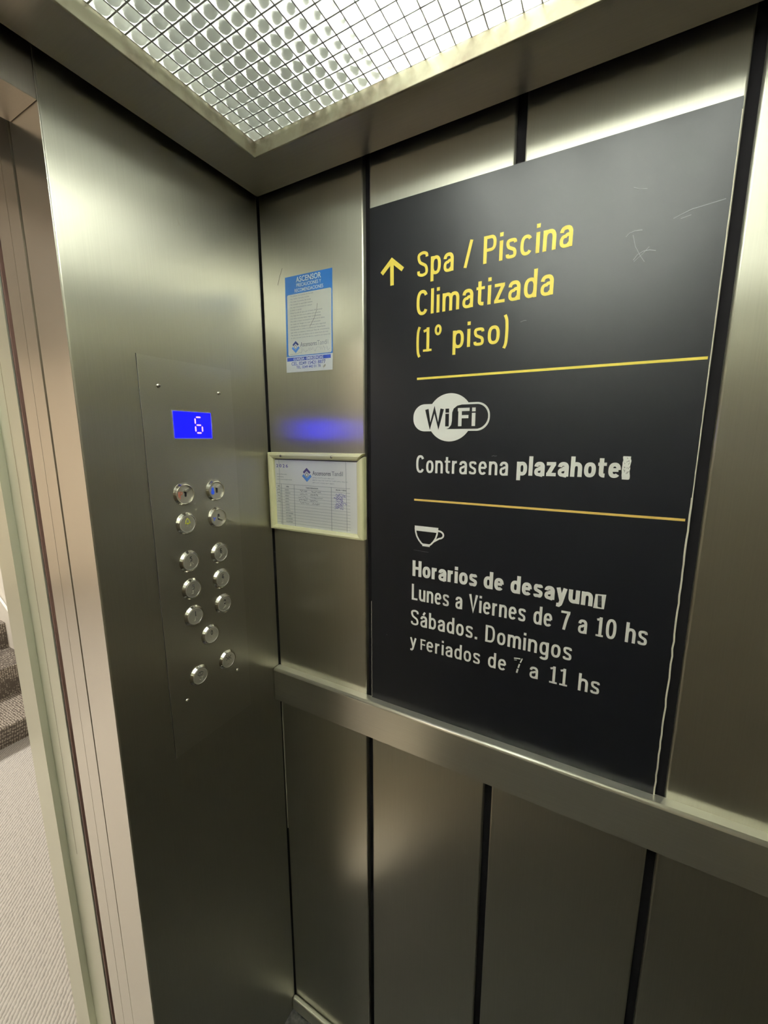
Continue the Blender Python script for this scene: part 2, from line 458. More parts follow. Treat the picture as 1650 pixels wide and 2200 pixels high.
        W = lw * .80; c = W * .56; st([(c, 0), (c, 1)]); st([(c, 1 - e), (c - .05, .90), (0.02, .85)], False, thin * .9); st([(0.0, e * .8), (W, e * .8)], False, thin * .8)
    elif ch == '7': W = lw * 1.04; st([(0, 1 - e * .9), (W, 1 - e * .9)], False, thin); st(_spl([(W - e, 1 - t * .6), (W * .62, .55), (W * .40, 0)]), False, t)
    elif ch == '2': W = lw * 1.02; st(_spl([(e, .72), (e * 1.5, .87), (W * .5, 1 - e), (W - e * 1.3, .87), (W - e, .70), (W * .80, .50), (W * .38, .24), (e * 1.1, t * .8)])); st([(0, e), (W, e)])
    elif ch == '3': W = lw; st(_spl([(e, .78), (e * 1.6, .91), (W * .48, 1 - e), (W - e * 1.4, .90), (W - e * 1.1, .75), (W * .75, .58), (W * .42, .54)])); st(_spl([(W * .42, .54), (W * .78, .49), (W - e, .29), (W - e * 1.6, .10), (W * .46, e), (e * 1.5, .09), (e, .24)]))
    elif ch == '4': W = lw * 1.08; st([(W * .70, 1), (e * 1.1, .30)]); st([(0, .26), (W, .26)]); st([(W * .72, .55), (W * .72, 0)])
    elif ch == '5': W = lw; st([(W - e * .6, 1 - e), (e * 1.7, 1 - e), (e * 1.2, .54)]); st(_spl([(e * 1.2, .52), (W * .5, .62), (W - e * 1.3, .52), (W - e, .31), (W - e * 1.5, .11), (W * .46, e), (e * 1.4, .08), (e, .2)]))
    elif ch == '6': W = lw; st(_ell(W / 2, .31, W / 2 - e, .31 - e, 0, 351, 30), True); st(_spl([(e, .31), (e * 1.1, .62), (W * .30, .90), (W * .58, 1 - e), (W - e * 1.2, .86)]))
    elif ch == '/': W = lw * .72; st([(e * .6, 0), (W - e * .6, 1.0)], False, t * .95)
    elif ch == '(': W = lw * .42; st(_spl([(W - e * .6, 1.06), (W * .45, .85), (e, .45), (W * .45, .0), (W - e * .6, -.2)]), False, thin)
    elif ch == ')': W = lw * .42; st(_spl([(e * .6, 1.06), (W * .55, .85), (W - e, .45), (W * .55, .0), (e * .6, -.2)]), False, thin)
    elif ch == '°': W = lw * .66; st(_ell(W / 2, .84, W / 2 - e * .8, .17, 0, 345, 23, 2.0), True, t * .78)
    elif ch == '.': W = t * 1.1; st([(W / 2, 0), (W / 2, t * 1.1)], False, t * 1.1)
    elif ch == ' ': W = .22
    return W, S_
def sign_text(mb, s, x0, x1, base, cap, w0, w1, mat, t=0.132, rise=0.0, gap=None):
    """set line s in the stroke lettering between x0 and x1"""
    gap = (0.115 if t < 0.16 else 0.075) if gap is None else gap
    pen, items = 0.0, []
    for ch in s:
        W, S_ = glyph(ch, t); items.append((pen, S_)); pen += W + gap
    total = pen - gap; k = (x1 - x0) / (total * cap)
    step = 0
    for px, S_ in items:
        for pts, closed, w in S_:
            step = (step + 1) % 4
            P = []
            for u, v in pts:
                x = x0 + (px + u) * cap * k
                P.append((x, base + v * cap + rise * (x - x0) / (x1 - x0)))
            mb.stroke(P, w * cap, w0, w1 + 0.00004 * step, mat, closed=closed)
    return mb
def sign_obj(name, s, x0, x1, base, cap, w0, w1, mat, parent, t=0.132, rise=0.0, gap=None):
    return sign_text(MB(), s, x0, x1, base, cap, w0, w1, mat, t, rise, gap).build(name, None, parent)

# ------------------------------------------------------------------ dimensions (metres)
CEIL = 2.151           # underside of the hung ceiling
ROOF = 2.27            # car roof above it
GAP = 0.0164           # open joint between ceiling and walls
WX = 1.066             # car width along the sign wall
DY = -1.32             # rear of the car
YE = -0.3835           # edge of the door opening
DOOR_Y2 = -1.17
LINTEL = 2.10

# ------------------------------------------------------------------ car shell
struct(MB().box((0, DY, -0.02), (WX, 0.0, 0.0)).build('floor', M_CABFLOOR))

# ceiling: a ring of steel around the recessed light
OX0, OX1, OY0, OY1 = 0.1005, 0.966, -1.22, -0.1030
mb = MB()
GX1, GY0 = WX - GAP, DY + GAP
for a, b in (((GAP, OY1, CEIL), (GX1, -GAP, CEIL + 0.02)), ((GAP, GY0, CEIL), (GX1, OY0, CEIL + 0.02)), ((GAP, OY0, CEIL), (OX0, OY1, CEIL + 0.02)), ((OX1, OY0, CEIL), (GX1, OY1, CEIL + 0.02))):
    mb.box(a, b)
struct(mb.build('ceiling', M_CEIL))
struct(MB().box((-0.09, DY - 0.02, ROOF), (WX + 0.02, 0.03, ROOF + 0.02)).build('ceiling_car_roof', M_BLACK))

# sign wall: dark backing, panels standing 12 mm proud of it
wr = struct(MB().box((0, 0.012, 0), (WX, 0.03, ROOF)).build('wall_right', M_GROOVE))
for x0, x1 in ((0.0030, 0.258), (0.272, 0.5265), (0.5415, 0.7975), (0.8115, WX)):
    MB().box((x0, 0.0, 1.07), (x1, 0.013, ROOF), bevel=0.0028, seg=3).build('wall_panel', M_WALL, wr)
    MB().box((x0, 0.0, 0.03), (x1, 0.013, 1.06), bevel=0.0028, seg=3).build('wall_panel', M_WALL, wr)
# a thin bright corner strip, lower part
MB().box((0.0012, -0.0004, 0.62), (0.0027, 0.004, 1.0)).build('corner_strip', M_SCUFF, wr)

# control wall, with the door reveal as its side
wl = MB()
wl.box((-0.083, YE, 0), (0, -0.0022, ROOF), bevel=0.0018)
struct(wl.build('wall_left', M_WALL))
struct(MB().box((-0.04, -0.004, 0), (-0.012, 0.02, ROOF)).build('trim_1', M_BLACK))      # dark corner joint
# far and rear walls of the car (behind the camera)
wf = struct(MB().box((WX + 0.012, DY, 0), (WX + 0.03, 0.03, ROOF)).build('wall_front', M_GROOVE))
for k in range(5):
    ya = DY + 0.002 + k * 0.2645; yb = ya + 0.2505
    MB().box((WX, ya, 1.07), (WX + 0.013, yb, ROOF), bevel=0.0028).build('wall_panel', M_WALL, wf)
    MB().box((WX, ya, 0.03), (WX + 0.013, yb, 1.06), bevel=0.0028).build('wall_panel', M_WALL, wf)
struct(MB().box((0, DY - 0.02, 0), (WX, DY, ROOF)).build('wall_back', M_WALL))
# wall beyond the door opening and transom above it
struct(MB().box((-0.083, DY, 0), (0, DOOR_Y2, ROOF)).build('wall_left', M_WALL))
tr = MB().box((-0.079, DOOR_Y2, LINTEL), (0, YE - 0.0015, ROOF), bevel=0.0012)
struct(tr.build('trim_2', M_TRANSOM))

# skirting along the sign wall
struct(MB().box((0.0, -0.014, 0.0), (WX, 0.0, 0.0435), bevel=0.005, seg=5).build('baseboard_right', M_CAP))

# ------------------------------------------------------------------ door jambs, from the car out to the landing
dj = struct(empty('door_1'))
MB().box((-0.0828, YE - 0.0010, 0), (-0.0014, YE + 0.002, ROOF - 0.01)).build('reveal_brightener', M_JAMB, dj)  # added pale plate: landing light on the steel reveal put into its colour
def jamb(name, pts_bottom, pts_top, z0, z1, m, parent):
    """vertical prism whose plan may differ slightly at its foot and its head"""
    mb = MB(); bm = mb.bm
    lo = [bm.verts.new((x, y, z0)) for x, y in pts_bottom]; hi = [bm.verts.new((x, y, z1)) for x, y in pts_top]
    n = len(lo)
    bm.faces.new(hi); bm.faces.new(list(reversed(lo)))
    for i in range(n):
        j = (i + 1) % n
        bm.faces.new((lo[i], lo[j], hi[j], hi[i]))
    return mb.build(name, m, parent)
def rect(x0, x1, y0, y1): return [(x0, y0), (x1, y0), (x1, y1), (x0, y1)]
YB = YE + 0.045
HEAD = 2.30
jamb('door_leaf_edge', rect(-0.1250, -0.0843, YE, YB), rect(-0.1272, -0.0945, YE, YB), 0, HEAD, M_JAMB, dj)
jamb('door_leaf_edge', rect(-0.1660, -0.1262, YE, YB), rect(-0.1645, -0.1284, YE, YB), 0, HEAD, M_JAMB, dj)
jamb('door_slot', rect(-0.099, -0.080, YE + 0.006, YB), rect(-0.099, -0.080, YE + 0.006, YB), 0, HEAD, M_DARKSTEEL, dj)
jamb('door_slot', rect(-0.200, -0.10, YE + 0.035, YB + 0.05), rect(-0.200, -0.10, YE + 0.035, YB + 0.05), 0, HEAD, M_BLACK, dj)
jamb('seal_strip', rect(-0.1835, -0.1795, YE + 0.001, YB), rect(-0.1835, -0.1795, YE + 0.001, YB), 0, HEAD, M_RUBBER, dj)
jamb('seal_strip', rect(-0.1885, -0.1852, YE + 0.002, YB), rect(-0.1885, -0.1852, YE + 0.002, YB), 0, HEAD, M_BLACK, dj)
lf = jamb('landing_frame', rect(-0.262, -0.1890, YE, YB), rect(-0.276, -0.1890, YE, YB), 0, HEAD, M_FRAME, dj)
jamb('frame_stop', rect(-0.3365, -0.262, YE - 0.0125, YB), rect(-0.3365, -0.276, YE - 0.0125, YB), 0, HEAD, M_FRAME, dj)
jamb('frame_seam', rect(-0.2295, -0.2285, YE - 0.0004, YE + 0.001), rect(-0.2355, -0.2345, YE - 0.0004, YE + 0.001), 0.8, HEAD, M_CHROME, dj)
# header and far jamb of the opening
MB().box((-0.19, DOOR_Y2, LINTEL + 0.06), (-0.0795, YE, HEAD)).build('door_head', M_DARKSTEEL, dj)
MB().box((-0.3365, DOOR_Y2, LINTEL), (-0.19, YE, HEAD)).build('frame_head', M_DARKSTEEL, dj)
MB().box((-0.3365, DOOR_Y2 - 0.05, 0), (-0.084, DOOR_Y2, HEAD)).build('frame_jamb', M_FRAME, dj)
MB().box((-0.30, DOOR_Y2, -0.012), (-0.0, YE, -0.001)).build('threshold', M_CHROME, dj)

# ------------------------------------------------------------------ landing with stairs
HX, HY0, HY1, HZ = -4.6, -2.3, 0.30, 2.45
struct(MB().box((HX, HY0, -0.03), (-0.30, HY1, 0.0)).build('floor_landing', M_CARPET))
struct(MB().box((HX, HY0, HZ), (-0.20, HY1 + 0.1, HZ + 0.03)).build('ceiling_landing', M_HALLCEIL))
struct(MB().box((HX - 0.05, HY0, 0), (HX, HY1 + 0.1, HZ)).build('wall_landing_far', M_HALLWALL))
struct(MB().box((HX, HY1, 0), (-0.30, HY1 + 0.05, HZ)).build('wall_landing_right', M_HALLWHITE))
struct(MB().box((HX, HY0 - 0.05, 0), (-0.20, HY0, HZ)).build('wall_landing_left', M_HALLWALL))
mb = MB()
mb.box((-0.335, YB, 0), (-0.20, HY1 + 0.05, HZ)); mb.box((-0.335, HY0, 0), (-0.20, DOOR_Y2 - 0.05, HZ)); mb.box((-0.335, DOOR_Y2 - 0.05, HEAD), (-0.20, YB, HZ))
struct(mb.build('wall_landing_near', M_HALLWALL))
struct(MB().box((HX, HY0, 0), (HX + 0.015, -0.92, 0.12)).build('baseboard_landing_far', M_SKIRT))
struct(MB().box((HX, HY0, 0), (-0.336, HY0 + 0.015, 0.12)).build('baseboard_landing_left', M_SKIRT))

st = tag(empty('staircase', Matrix.Translation((-2.09, -0.3, 0))), 'grey dotted carpeted stairs rising from the landing beyond the door frame', 'stairs')
SY0, SY1 = -0.62, 0.588
xs = [0.06, -0.255, -0.55, -0.84, -1.13]; zs = [0.15, 0.335, 0.505, 0.675, 0.845]
for i in range(5):
    base = xs[i] - (0.06 if i == 0 else 0.015)
    zb = 0.0 if i == 0 else zs[i - 1] - 0.02
    prof = [(base, zb), (xs[i] - 0.006, zs[i] - 0.012), (xs[i] - 0.004, zs[i] - 0.004), (xs[i] - 0.012, zs[i]), (xs[i] - 0.42, zs[i]), (xs[i] - 0.42, zb)]
    mb = MB(); bm = mb.bm
    lo = [bm.verts.new((x, SY0, z)) for x, z in prof]; hi = [bm.verts.new((x, SY1, z)) for x, z in prof]
    bm.faces.new(hi); bm.faces.new(list(reversed(lo)))
    for a in range(len(prof)):
        b = (a + 1) % len(prof); bm.faces.new((lo[a], lo[b], hi[b], hi[a]))
    mb.build('step', M_STAIR, st)
mb = MB()
mb.prism([(0.05, 0), (0.05, 0.22), (-0.2, 0.42), (-1.13, 0.98), (-1.13, 0)], -0.592, -0.580)
sb = mb.build('stringer_board', M_HALLWHITE, st)
sb.matrix_parent_inverse = Matrix.Identity(4)
sb.rotation_euler = (pi / 2, 0, 0)
sb['label'] = 'white painted stringer board'

for lx, ly, where, lm in ((-2.75, -0.35, 'round warm ceiling lamp over the landing stairs', M_HALLLAMP), (-0.95, -1.95, 'added unseen round lamp brightening the landing just outside the lift door', M_ADDEDLAMP)):  # second lamp is added, out of view, to brighten jambs and nearby floor
    hl = tag(empty('landing_lamp', Matrix.Translation((lx, ly, HZ))), where, 'lamp', 'landing ceiling lamps')
    MB().lathe([(0, 0), (0.17, 0), (0.17, -0.03), (0.16, -0.035)], 40).build('lamp_base', M_HOUSING, hl)
    MB().lathe([(0.158, -0.03), (0.15, -0.055), (0.11, -0.075), (0.05, -0.085), (0, -0.087)], 40).build('lamp_shade', lm, hl)

# ------------------------------------------------------------------ ceiling light
cl = tag(empty('ceiling_light', Matrix.Translation((0, 0, 0))), 'large square lit ceiling panel with a prismatic clear grid lens', 'ceiling light')
LZ = CEIL + 0.022
for a, b in (((OX0, OY0, CEIL - 0.0015), (OX0 + 0.004, OY1, LZ + 0.006)), ((OX1 - 0.004, OY0, CEIL - 0.0015), (OX1, OY1, LZ + 0.006)),
             ((OX0, OY1 - 0.004, CEIL - 0.0015), (OX1, OY1, LZ + 0.006)), ((OX0, OY0, CEIL - 0.0015), (OX1, OY0 + 0.004, LZ + 0.006))):
    MB().box(a, b, bevel=0.0008).build('frame_bar', M_LFRAME, cl)
# lens: a sheet of square pillows separated by grooves
P = 0.0214; HB = 0.0042; NS = 10
lx0, lx1, ly0, ly1 = OX0 + 0.004, OX1 - 0.004, OY0 + 0.004, OY1 - 0.004
nx, ny = int((lx1 - lx0) / P), int((ly1 - ly0) / P)
px_, py_ = (lx1 - lx0) / nx, (ly1 - ly0) / ny
verts, faces, mids = [], [], []
G = 0.00105
def prof(t):
    return max(0.0, 1 - abs(t) ** 2.6)
for i in range(nx):
    for j in range(ny):
        cx, cy = lx0 + (i + .5) * px_, ly0 + (j + .5) * py_
        b0 = len(verts)
        for a in range(NS + 1):
            for b in range(NS + 1):
                u, v = 2 * a / NS - 1, 2 * b / NS - 1
                r2 = (u * u + v * v) / 0.80
                verts.append((cx + u * (px_ / 2 - G), cy + v * (py_ / 2 - G), LZ - HB * max(0.0, 1 - r2) ** 0.6 - 0.0006 * prof(u) * prof(v)))
        for a in range(NS):
            for b in range(NS):
                k = b0 + a * (NS + 1) + b
                faces.append((k, k + 1, k + NS + 2, k + NS + 1)); mids.append(0)
for i in range(nx + 1):
    x = lx0 + i * px_; b0 = len(verts)
    verts += [(x - G, ly0, LZ), (x + G, ly0, LZ), (x + G, ly1, LZ), (x - G, ly1, LZ)]; faces.append((b0, b0 + 3, b0 + 2, b0 + 1)); mids.append(1)
for j in range(ny + 1):
    y = ly0 + j * py_; b0 = len(verts)
    verts += [(lx0, y - G, LZ + .0002), (lx1, y - G, LZ + .0002), (lx1, y + G, LZ + .0002), (lx0, y + G, LZ + .0002)]; faces.append((b0, b0 + 3, b0 + 2, b0 + 1)); mids.append(1)
me = bpy.data.meshes.new('lens'); me.from_pydata(verts, [], faces)
me.materials.append(M_LENS); me.materials.append(M_LENSGAP)
me.polygons.foreach_set('material_index', mids)
me.polygons.foreach_set('use_smooth', [m == 0 for m in mids]); me.update()
lens = bpy.data.objects.new('lens', me); COL.objects.link(lens); lens.parent = cl
# white housing over the tubes
hz = CEIL + 0.095
mb = MB()
mb.box((OX0, OY0, hz), (OX1, OY1, hz + 0.01))
for a, b in (((OX0 - 0.005, OY0, LZ + 0.004), (OX0, OY1, hz)), ((OX1, OY0, LZ + 0.004), (OX1 + 0.005, OY1, hz)), ((OX0, OY1, LZ + 0.004), (OX1, OY1 + 0.005, hz)), ((OX0, OY0 - 0.005, LZ + 0.004), (OX1, OY0, hz))):
    mb.box(a, b)
mb.build('housing', M_LIGHTBOX, cl)
for x in (0.42, 0.55, 0.68, 0.81):
    mb = MB(); bm = mb.bm; r = 0.013; n = 14; rings = []
    for y in (-0.14, -1.19):
        rings.append([bm.verts.new((x + r * cos(2 * pi * i / n), y, hz - 0.028 + r * sin(2 * pi * i / n))) for i in range(n)])
    for i in range(n):
        bm.faces.new((rings[0][i], rings[0][(i + 1) % n], rings[1][(i + 1) % n], rings[1][i]))
    for rg in rings: bm.faces.new(rg)
    mb.build('light_tube', M_TUBE, cl)

# ------------------------------------------------------------------ rail
hr = tag(empty('rail', Matrix.Translation((0, 0, 1.064))), 'flat brushed steel rail band running along the wall below the black sign', 'rail')
MB().box((0.0012, -0.0222, -0.042), (WX, 0.0, 0.0368), bevel=0.0004).build('rail_face', M_RAIL, hr)
MB().box((WX - 0.0222, DY, -0.042), (WX, -0.0225, 0.0422), bevel=0.0006).build('rail_face', M_RAIL, hr)
MB().box((0.001, DY, -0.042), (WX - 0.0225, DY + 0.022, 0.0422), bevel=0.0006).build('rail_face', M_RAIL, hr)
mb = MB(); bm = mb.bm
pf = [(0.0, 0.0369), (-0.0222, 0.0369)] + [(-0.0222 + 0.0052 * (1 - cos(a)), 0.0372 + 0.0052 * sin(a)) for a in [pi / 2 * i / 8 for i in range(9)]] + [(0.0, 0.0424)]
lo = [bm.verts.new((0.0012, y, z)) for y, z in pf]; hi = [bm.verts.new((WX, y, z)) for y, z in pf]
bm.faces.new(hi); bm.faces.new(list(reversed(lo)))
for a in range(len(pf)):
    b = (a + 1) % len(pf); bm.faces.new((lo[a], lo[b], hi[b], hi[a])).smooth = 2 <= a <= 9
o = mb.build('rail_cap', M_CAP, hr); o['label'] = 'bright polished top edge'

# ------------------------------------------------------------------ control panel
CPY, CPZ = -0.1925, 1.4295
cp = tag(empty('control_panel', on_control(CPY, CPZ)), 'flush steel lift control panel with round buttons and a blue floor display', 'control panel')
MB().box((-0.0962, -0.3745, 0), (0.0940, 0.3745, 0.0012), bevel=0.0004).build('faceplate', M_PLATE, cp)
mb = MB()
mb.stroke([(-0.0966, -0.3745), (-0.0966, 0.3745)], 0.0009, 0.0, 0.0008)
mb.build('plate_gap', M_ENGRAVE, cp)
def Lc(y, z): return (y - CPY, z - CPZ)
for y, z in ((-0.2553, 1.7562), (-0.1305, 1.7555), (-0.1303, 1.1587), (-0.2552, 1.1590)):
    u, v = Lc(y, z)
    s = MB().lathe([(0, 0.0032), (0.0022, 0.0031), (0.0036, 0.0022), (0.0042, 0.0012)], 20).build('screw', M_SHINY, cp); s.location = (u, v, 0)
    s2 = MB().box((-0.0024, -0.0004, 0.0024), (0.0024, 0.0004, 0.00335)).build('screw_slot', M_SLOT, s); s2.rotation_euler = (0, 0, radians(35 + 40 * u * 10))

# display
u0, v0 = Lc(-0.2337, 1.6680); u1, v1 = Lc(-0.1545, 1.7153)
mb = MB()
mb.stroke(rrect(u0 - 0.0012, v0 - 0.0012, u1 + 0.0012, v1 + 0.0012, 0.002, 3), 0.0022, 0.0010, 0.0021, closed=True)
dsp = MB().box((u0, v0, 0.0004), (u1, v1, 0.0017), bevel=0.0003).build('display', M_LCD, cp); dsp['label'] = 'bright blue floor display showing 6'
mb.build('display_bezel', plain('clear_window_edge', (0.55, 0.55, 0.75), 0.12, 0.6), dsp)
def seg7(cx, cy, w, h, t, on):
    mb = MB(); g = t * 0.62; e = t * 0.5
    X0, X1, Y0, Y1 = cx - w / 2, cx + w / 2, cy - h / 2, cy + h / 2
    def hs(y): return [(X0 + g, y), (X0 + g + e, y + e), (X1 - g - e, y + e), (X1 - g, y), (X1 - g - e, y - e), (X0 + g + e, y - e)]
    def vs(x, ya, yb): return [(x, ya + g), (x + e, ya + g + e), (x + e, yb - g - e), (x, yb - g), (x - e, yb - g - e), (x - e, ya + g + e)]
    S = dict(a=hs(Y1), g=hs(cy), d=hs(Y0), f=vs(X0, cy, Y1), b=vs(X1, cy, Y1), e=vs(X0, Y0, cy), c=vs(X1, Y0, cy))
    for k in on: mb.prism(S[k], 0.0016, 0.00185)
    return mb
DU, DV = u0 + 0.0515, (v0 + v1) / 2 + 0.0005
seg7(DU, DV, 0.0145, 0.0290, 0.0030, 'afgedc').build('digit', M_SEG, dsp)

# buttons
def ring_braille(cells, s=0.0026):
    """braille dots of the given cells, centred"""
    mb = MB(); W = (len(cells) - 1) * s * 2.3
    for i, c in enumerate(cells):
        for d in c:
            col, row = (d - 1) // 3, (d - 1) % 3
            mb.lathe([(0.00075, 0), (0.00055, 0.0005), (0, 0.0007)], 8, c=(i * s * 2.3 - W / 2 + (col - 0.5) * s, (1 - row) * s * 0.9))
    return mb
BEZ = [(0.0216, 0.0), (0.0214, 0.0012), (0.0180, 0.0054), (0.0171, 0.0058), (0.0166, 0.0056), (0.0165, 0.002)]
def flat(o):
    for p in o.data.polygons: p.use_smooth = False
    return o
def button(y, z, label):
    u, v = Lc(y, z)
    b = flat(MB().lathe(BEZ, 26).build('push_button', M_SHINY, cp)); b.location = (u, v, 0.001); b['label'] = label
    f = MB().lathe([(0.0162, 0.002), (0.0162, 0.0052), (0.0157, 0.0057), (0.0150, 0.0057), (0.0147, 0.0052)], 40).build('button_ring', M_RING, b)
    f = MB().lathe([(0, 0.0052), (0.0149, 0.0052)], 40).build('button_face', M_FACE, b)
    return b
NUMB = (3, 4, 5, 6)
DIG = {'0': (2, 4, 5), '1': (1,), '2': (1, 2), '3': (1, 4), '4': (1, 4, 5), '5': (1, 5), '6': (1, 2, 4)}
C0, C1 = -0.2256, -0.1560
def z_(z): return z + 0.025
for d, y, z in (('5', C0, 1.4105), ('6', C1, 1.4103), ('3', C0, 1.3553), ('4', C1, 1.3551), ('1', C0, 1.2999), ('2', C1, 1.3000), ('0', -0.1925, 1.2462)):
    b = button(y, z_(z), 'round steel floor button %s' % d)
    w = 0.0052 if d != '1' else 0.0022
    sign_obj('number', d, -w / 2, w / 2, 0.0006, 0.0095, 0.0051, 0.0055, M_ENGRAVE, b, 0.17)
    o = ring_braille([NUMB, DIG[d]]).build('braille_dots', M_SHINY, b); o.location = (0.0005, -0.0055, 0.0051)
# door buttons
def tri(mb, x0, x1, yc, h): mb.prism([(x0, yc), (x1, yc + h), (x1, yc - h)], 0.0051, 0.0055)
for kind, y, z in (('close', C1, 1.1722), ('open', C0, 1.1724)):
    b = button(y, z_(z), 'round steel door %s button with black arrows' % kind)
    mb = MB(); s = 1 if kind == 'open' else -1
    mb.box((-0.0005, 0.0005, 0.0051), (0.0005, 0.0100, 0.0055))
    for sg in (-1, 1):
        a, t = (0.0022, 0.0066) if kind == 'open' else (0.0066, 0.0022)
        mb.stroke([(sg * a, 0.0096), (sg * t, 0.0052), (sg * a, 0.0008)], 0.0010, 0.0051, 0.0055)
    if kind == 'open':
        mb.stroke(circle(0, 0.0052, 0.0036, 24), 0.0007, 0.0051, 0.0055, closed=True)
    mb.build('door_symbol', M_ENGRAVE, b)
    o = ring_braille([(3, 6) if kind == 'close' else (5,), (1, 2, 5)] if kind == 'close' else [(2, 6), (1, 2, 3, 4)]).build('braille_dots', M_SHINY, b); o.location = (0.001, -0.0055, 0.0051)
# alarm
b = button(C0, z_(1.4843), 'round steel alarm button with a yellow bell')
mb = MB()
mb.stroke([(-0.0052, 0.0012), (-0.0040, 0.0030), (-0.0034, 0.0066), (-0.0018, 0.0090), (0, 0.0097), (0.0018, 0.0090), (0.0034, 0.0066), (0.0040, 0.0030), (0.0052, 0.0012)], 0.0012, 0.0051, 0.0055)
mb.stroke([(-0.0054, 0.0012), (0.0054, 0.0012)], 0.0013, 0.0051, 0.00552)
mb.prism(circle(0, 0.0006, 0.0017, 16), 0.0051, 0.00554); mb.prism(circle(0, 0.0102, 0.0010, 12), 0.0051, 0.00554)
mb.build('bell_symbol', M_BELL, b)
o = ring_braille([(1, 4), (5,)]).build('braille_dots', M_SHINY, b); o.location = (0.001, -0.0065, 0.0051)
# key switches
def keyswitch(y, z, label, ang, lever, sym, symmat):
    u, v = Lc(y, z)
    b = MB().lathe([(0.0216, 0.0), (0.0214, 0.0012), (0.0186, 0.0054), (0.0178, 0.0058), (0.0173, 0.0055), (0.0172, 0.0012)], 26).build('key_switch', M_SHINY, cp); flat(b)
    b.location = (u, v, 0.001); b['label'] = label
    MB().lathe([(0, 0.0030), (0.0173, 0.0030)], 40).build('switch_face', M_FACE, b)
    mb = MB(); ca, sa = cos(ang), sin(ang)
    pts = rrect(-0.0020, -0.0062, 0.0020, 0.0062, 0.0018, 4)
    mb.prism([(0.0016 + ca * p - sa * q, 0.0012 + sa * p + ca * q) for p, q in pts], 0.0030, 0.0037)
    mb.build('key_slot', M_SLOT, b)
    mb = MB(); mb.stroke(lever, 0.0030, 0.0030, 0.0060); mb.build('key_lever', M_LEVER, b)
    sym().build('switch_symbol', symmat, b)
    return b
def sy_p():
    mb = MB(); mb.stroke([(-0.0095, -0.0078), (-0.0098, 0.0050)], 0.0010, 0.003, 0.0034)
    mb.stroke([(-0.0120, -0.0050), (-0.0122, 0.0052)], 0.0008, 0.003, 0.0034)
    mb.stroke([(-0.0096, 0.0048), (-0.0060, 0.0044), (-0.0045, 0.0022), (-0.0060, 0.0000), (-0.0095, -0.0006)], 0.0010, 0.003, 0.0034); return mb
def sy_fire():
    mb = MB(); mb.prism(circle(-0.0078, -0.0032, 0.0038, 20, ry=0.0045), 0.003, 0.0034); mb.prism(rrect(-0.0105, 0.000, -0.0052, 0.0056, 0.0012, 3), 0.003, 0.00335)
    mb.stroke([(-0.0105, 0.0078), (-0.0056, 0.0072)], 0.0010, 0.003, 0.0034); return mb
def sy_fan():
    mb = MB()
    for a in (0.3, 2.4, 4.5): mb.stroke([(-0.0085, -0.001), (-0.0085 + 0.0042 * cos(a), -0.001 + 0.0042 * sin(a))], 0.0013, 0.003, 0.0034)
    return mb
keyswitch(C0, z_(1.5402), 'round key switch with a red symbol, top of the panel', 0.0, [(-0.003, 0.0072), (0.0015, 0.0058), (0.0055, 0.0080), (0.0090, 0.0096)], sy_p, M_RED)
keyswitch(C1, z_(1.5400), 'round key switch with a blue figure symbol', 0.0, [(-0.003, 0.0082), (0.0015, 0.0065), (0.0055, 0.0088), (0.0095, 0.0106)], sy_fire, M_SYMBLUE)
keyswitch(C1, z_(1.4848), 'round key switch with a small blue fan symbol', 0.0, [(0.0005, 0.0000), (0.0050, -0.0030), (0.0105, -0.0058)], sy_fan, M_SYMBLUE)

# ------------------------------------------------------------------ black wayfinding sign
sg = tag(empty('wayfinding_sign', on_sign(0, 0, 0.0)), 'tall black wall sign with yellow pool text and white breakfast hours', 'sign')
T = 0.003
MB().prism([(0.2738, 1.1065), (0.7965, 1.1065), (0.7948, 2.0668), (0.7942, 2.0692), (0.2745, 2.0735)], 0.0004, T).build('sign_board', M_SIGN, sg)
def wobble(x0, z0, x1, z1, n=40, amp=0.0006):
    return [(x0 + (x1 - x0) * i / n + random.uniform(-amp, amp), z0 + (z1 - z0) * i / n) for i in range(n + 1)]
for args, wd in (((0.7966, 1.107, 0.7953, 1.585), 0.0022), ((0.7955, 1.585, 0.7950, 2.055, 40, 0.0002), 0.0011), ((0.2738, 1.108, 0.2738, 1.33, 60, 0.0003), 0.0005)):
    MB().stroke(wobble(*args), wd, 0.0003, T + 0.00025).build('chipped_edge', M_EDGE, sg)
A0, A1 = T, T + 0.0004
sign_obj('heading_lettering', 'Spa / Piscina', 0.3699, 0.6164, 1.9421, 0.0402, A0, A1, M_YELLOW, sg)
sign_obj('heading_lettering', 'Climatizada', 0.3695, 0.5946, 1.8803, 0.0402, A0, A1, M_YELLOW, sg)
sign_obj('heading_lettering', '(1° piso)', 0.3696, 0.5315, 1.8184, 0.0400, A0, A1, M_YELLOW, sg)
mb = MB()
mb.stroke([(0.3206, 1.938), (0.3202, 1.978)], 0.0070, A0, A1); mb.stroke([(0.2995, 1.9605), (0.3201, 1.9792), (0.3420, 1.9608)], 0.0074, A0, A1 + 0.0001)
mb.build('arrow_symbol', M_YELLOW, sg)
mb = MB(); mb.stroke([(0.3723, 1.7732), (0.7925, 1.7714)], 0.0038, A0, A1); mb.build('divider_line', M_GOLD if False else M_YELLOW, sg)
mb = MB(); mb.stroke([(0.3698, 1.5526), (0.7908, 1.5530)], 0.0036, A0, A1); mb.build('divider_line', M_GOLD, sg)
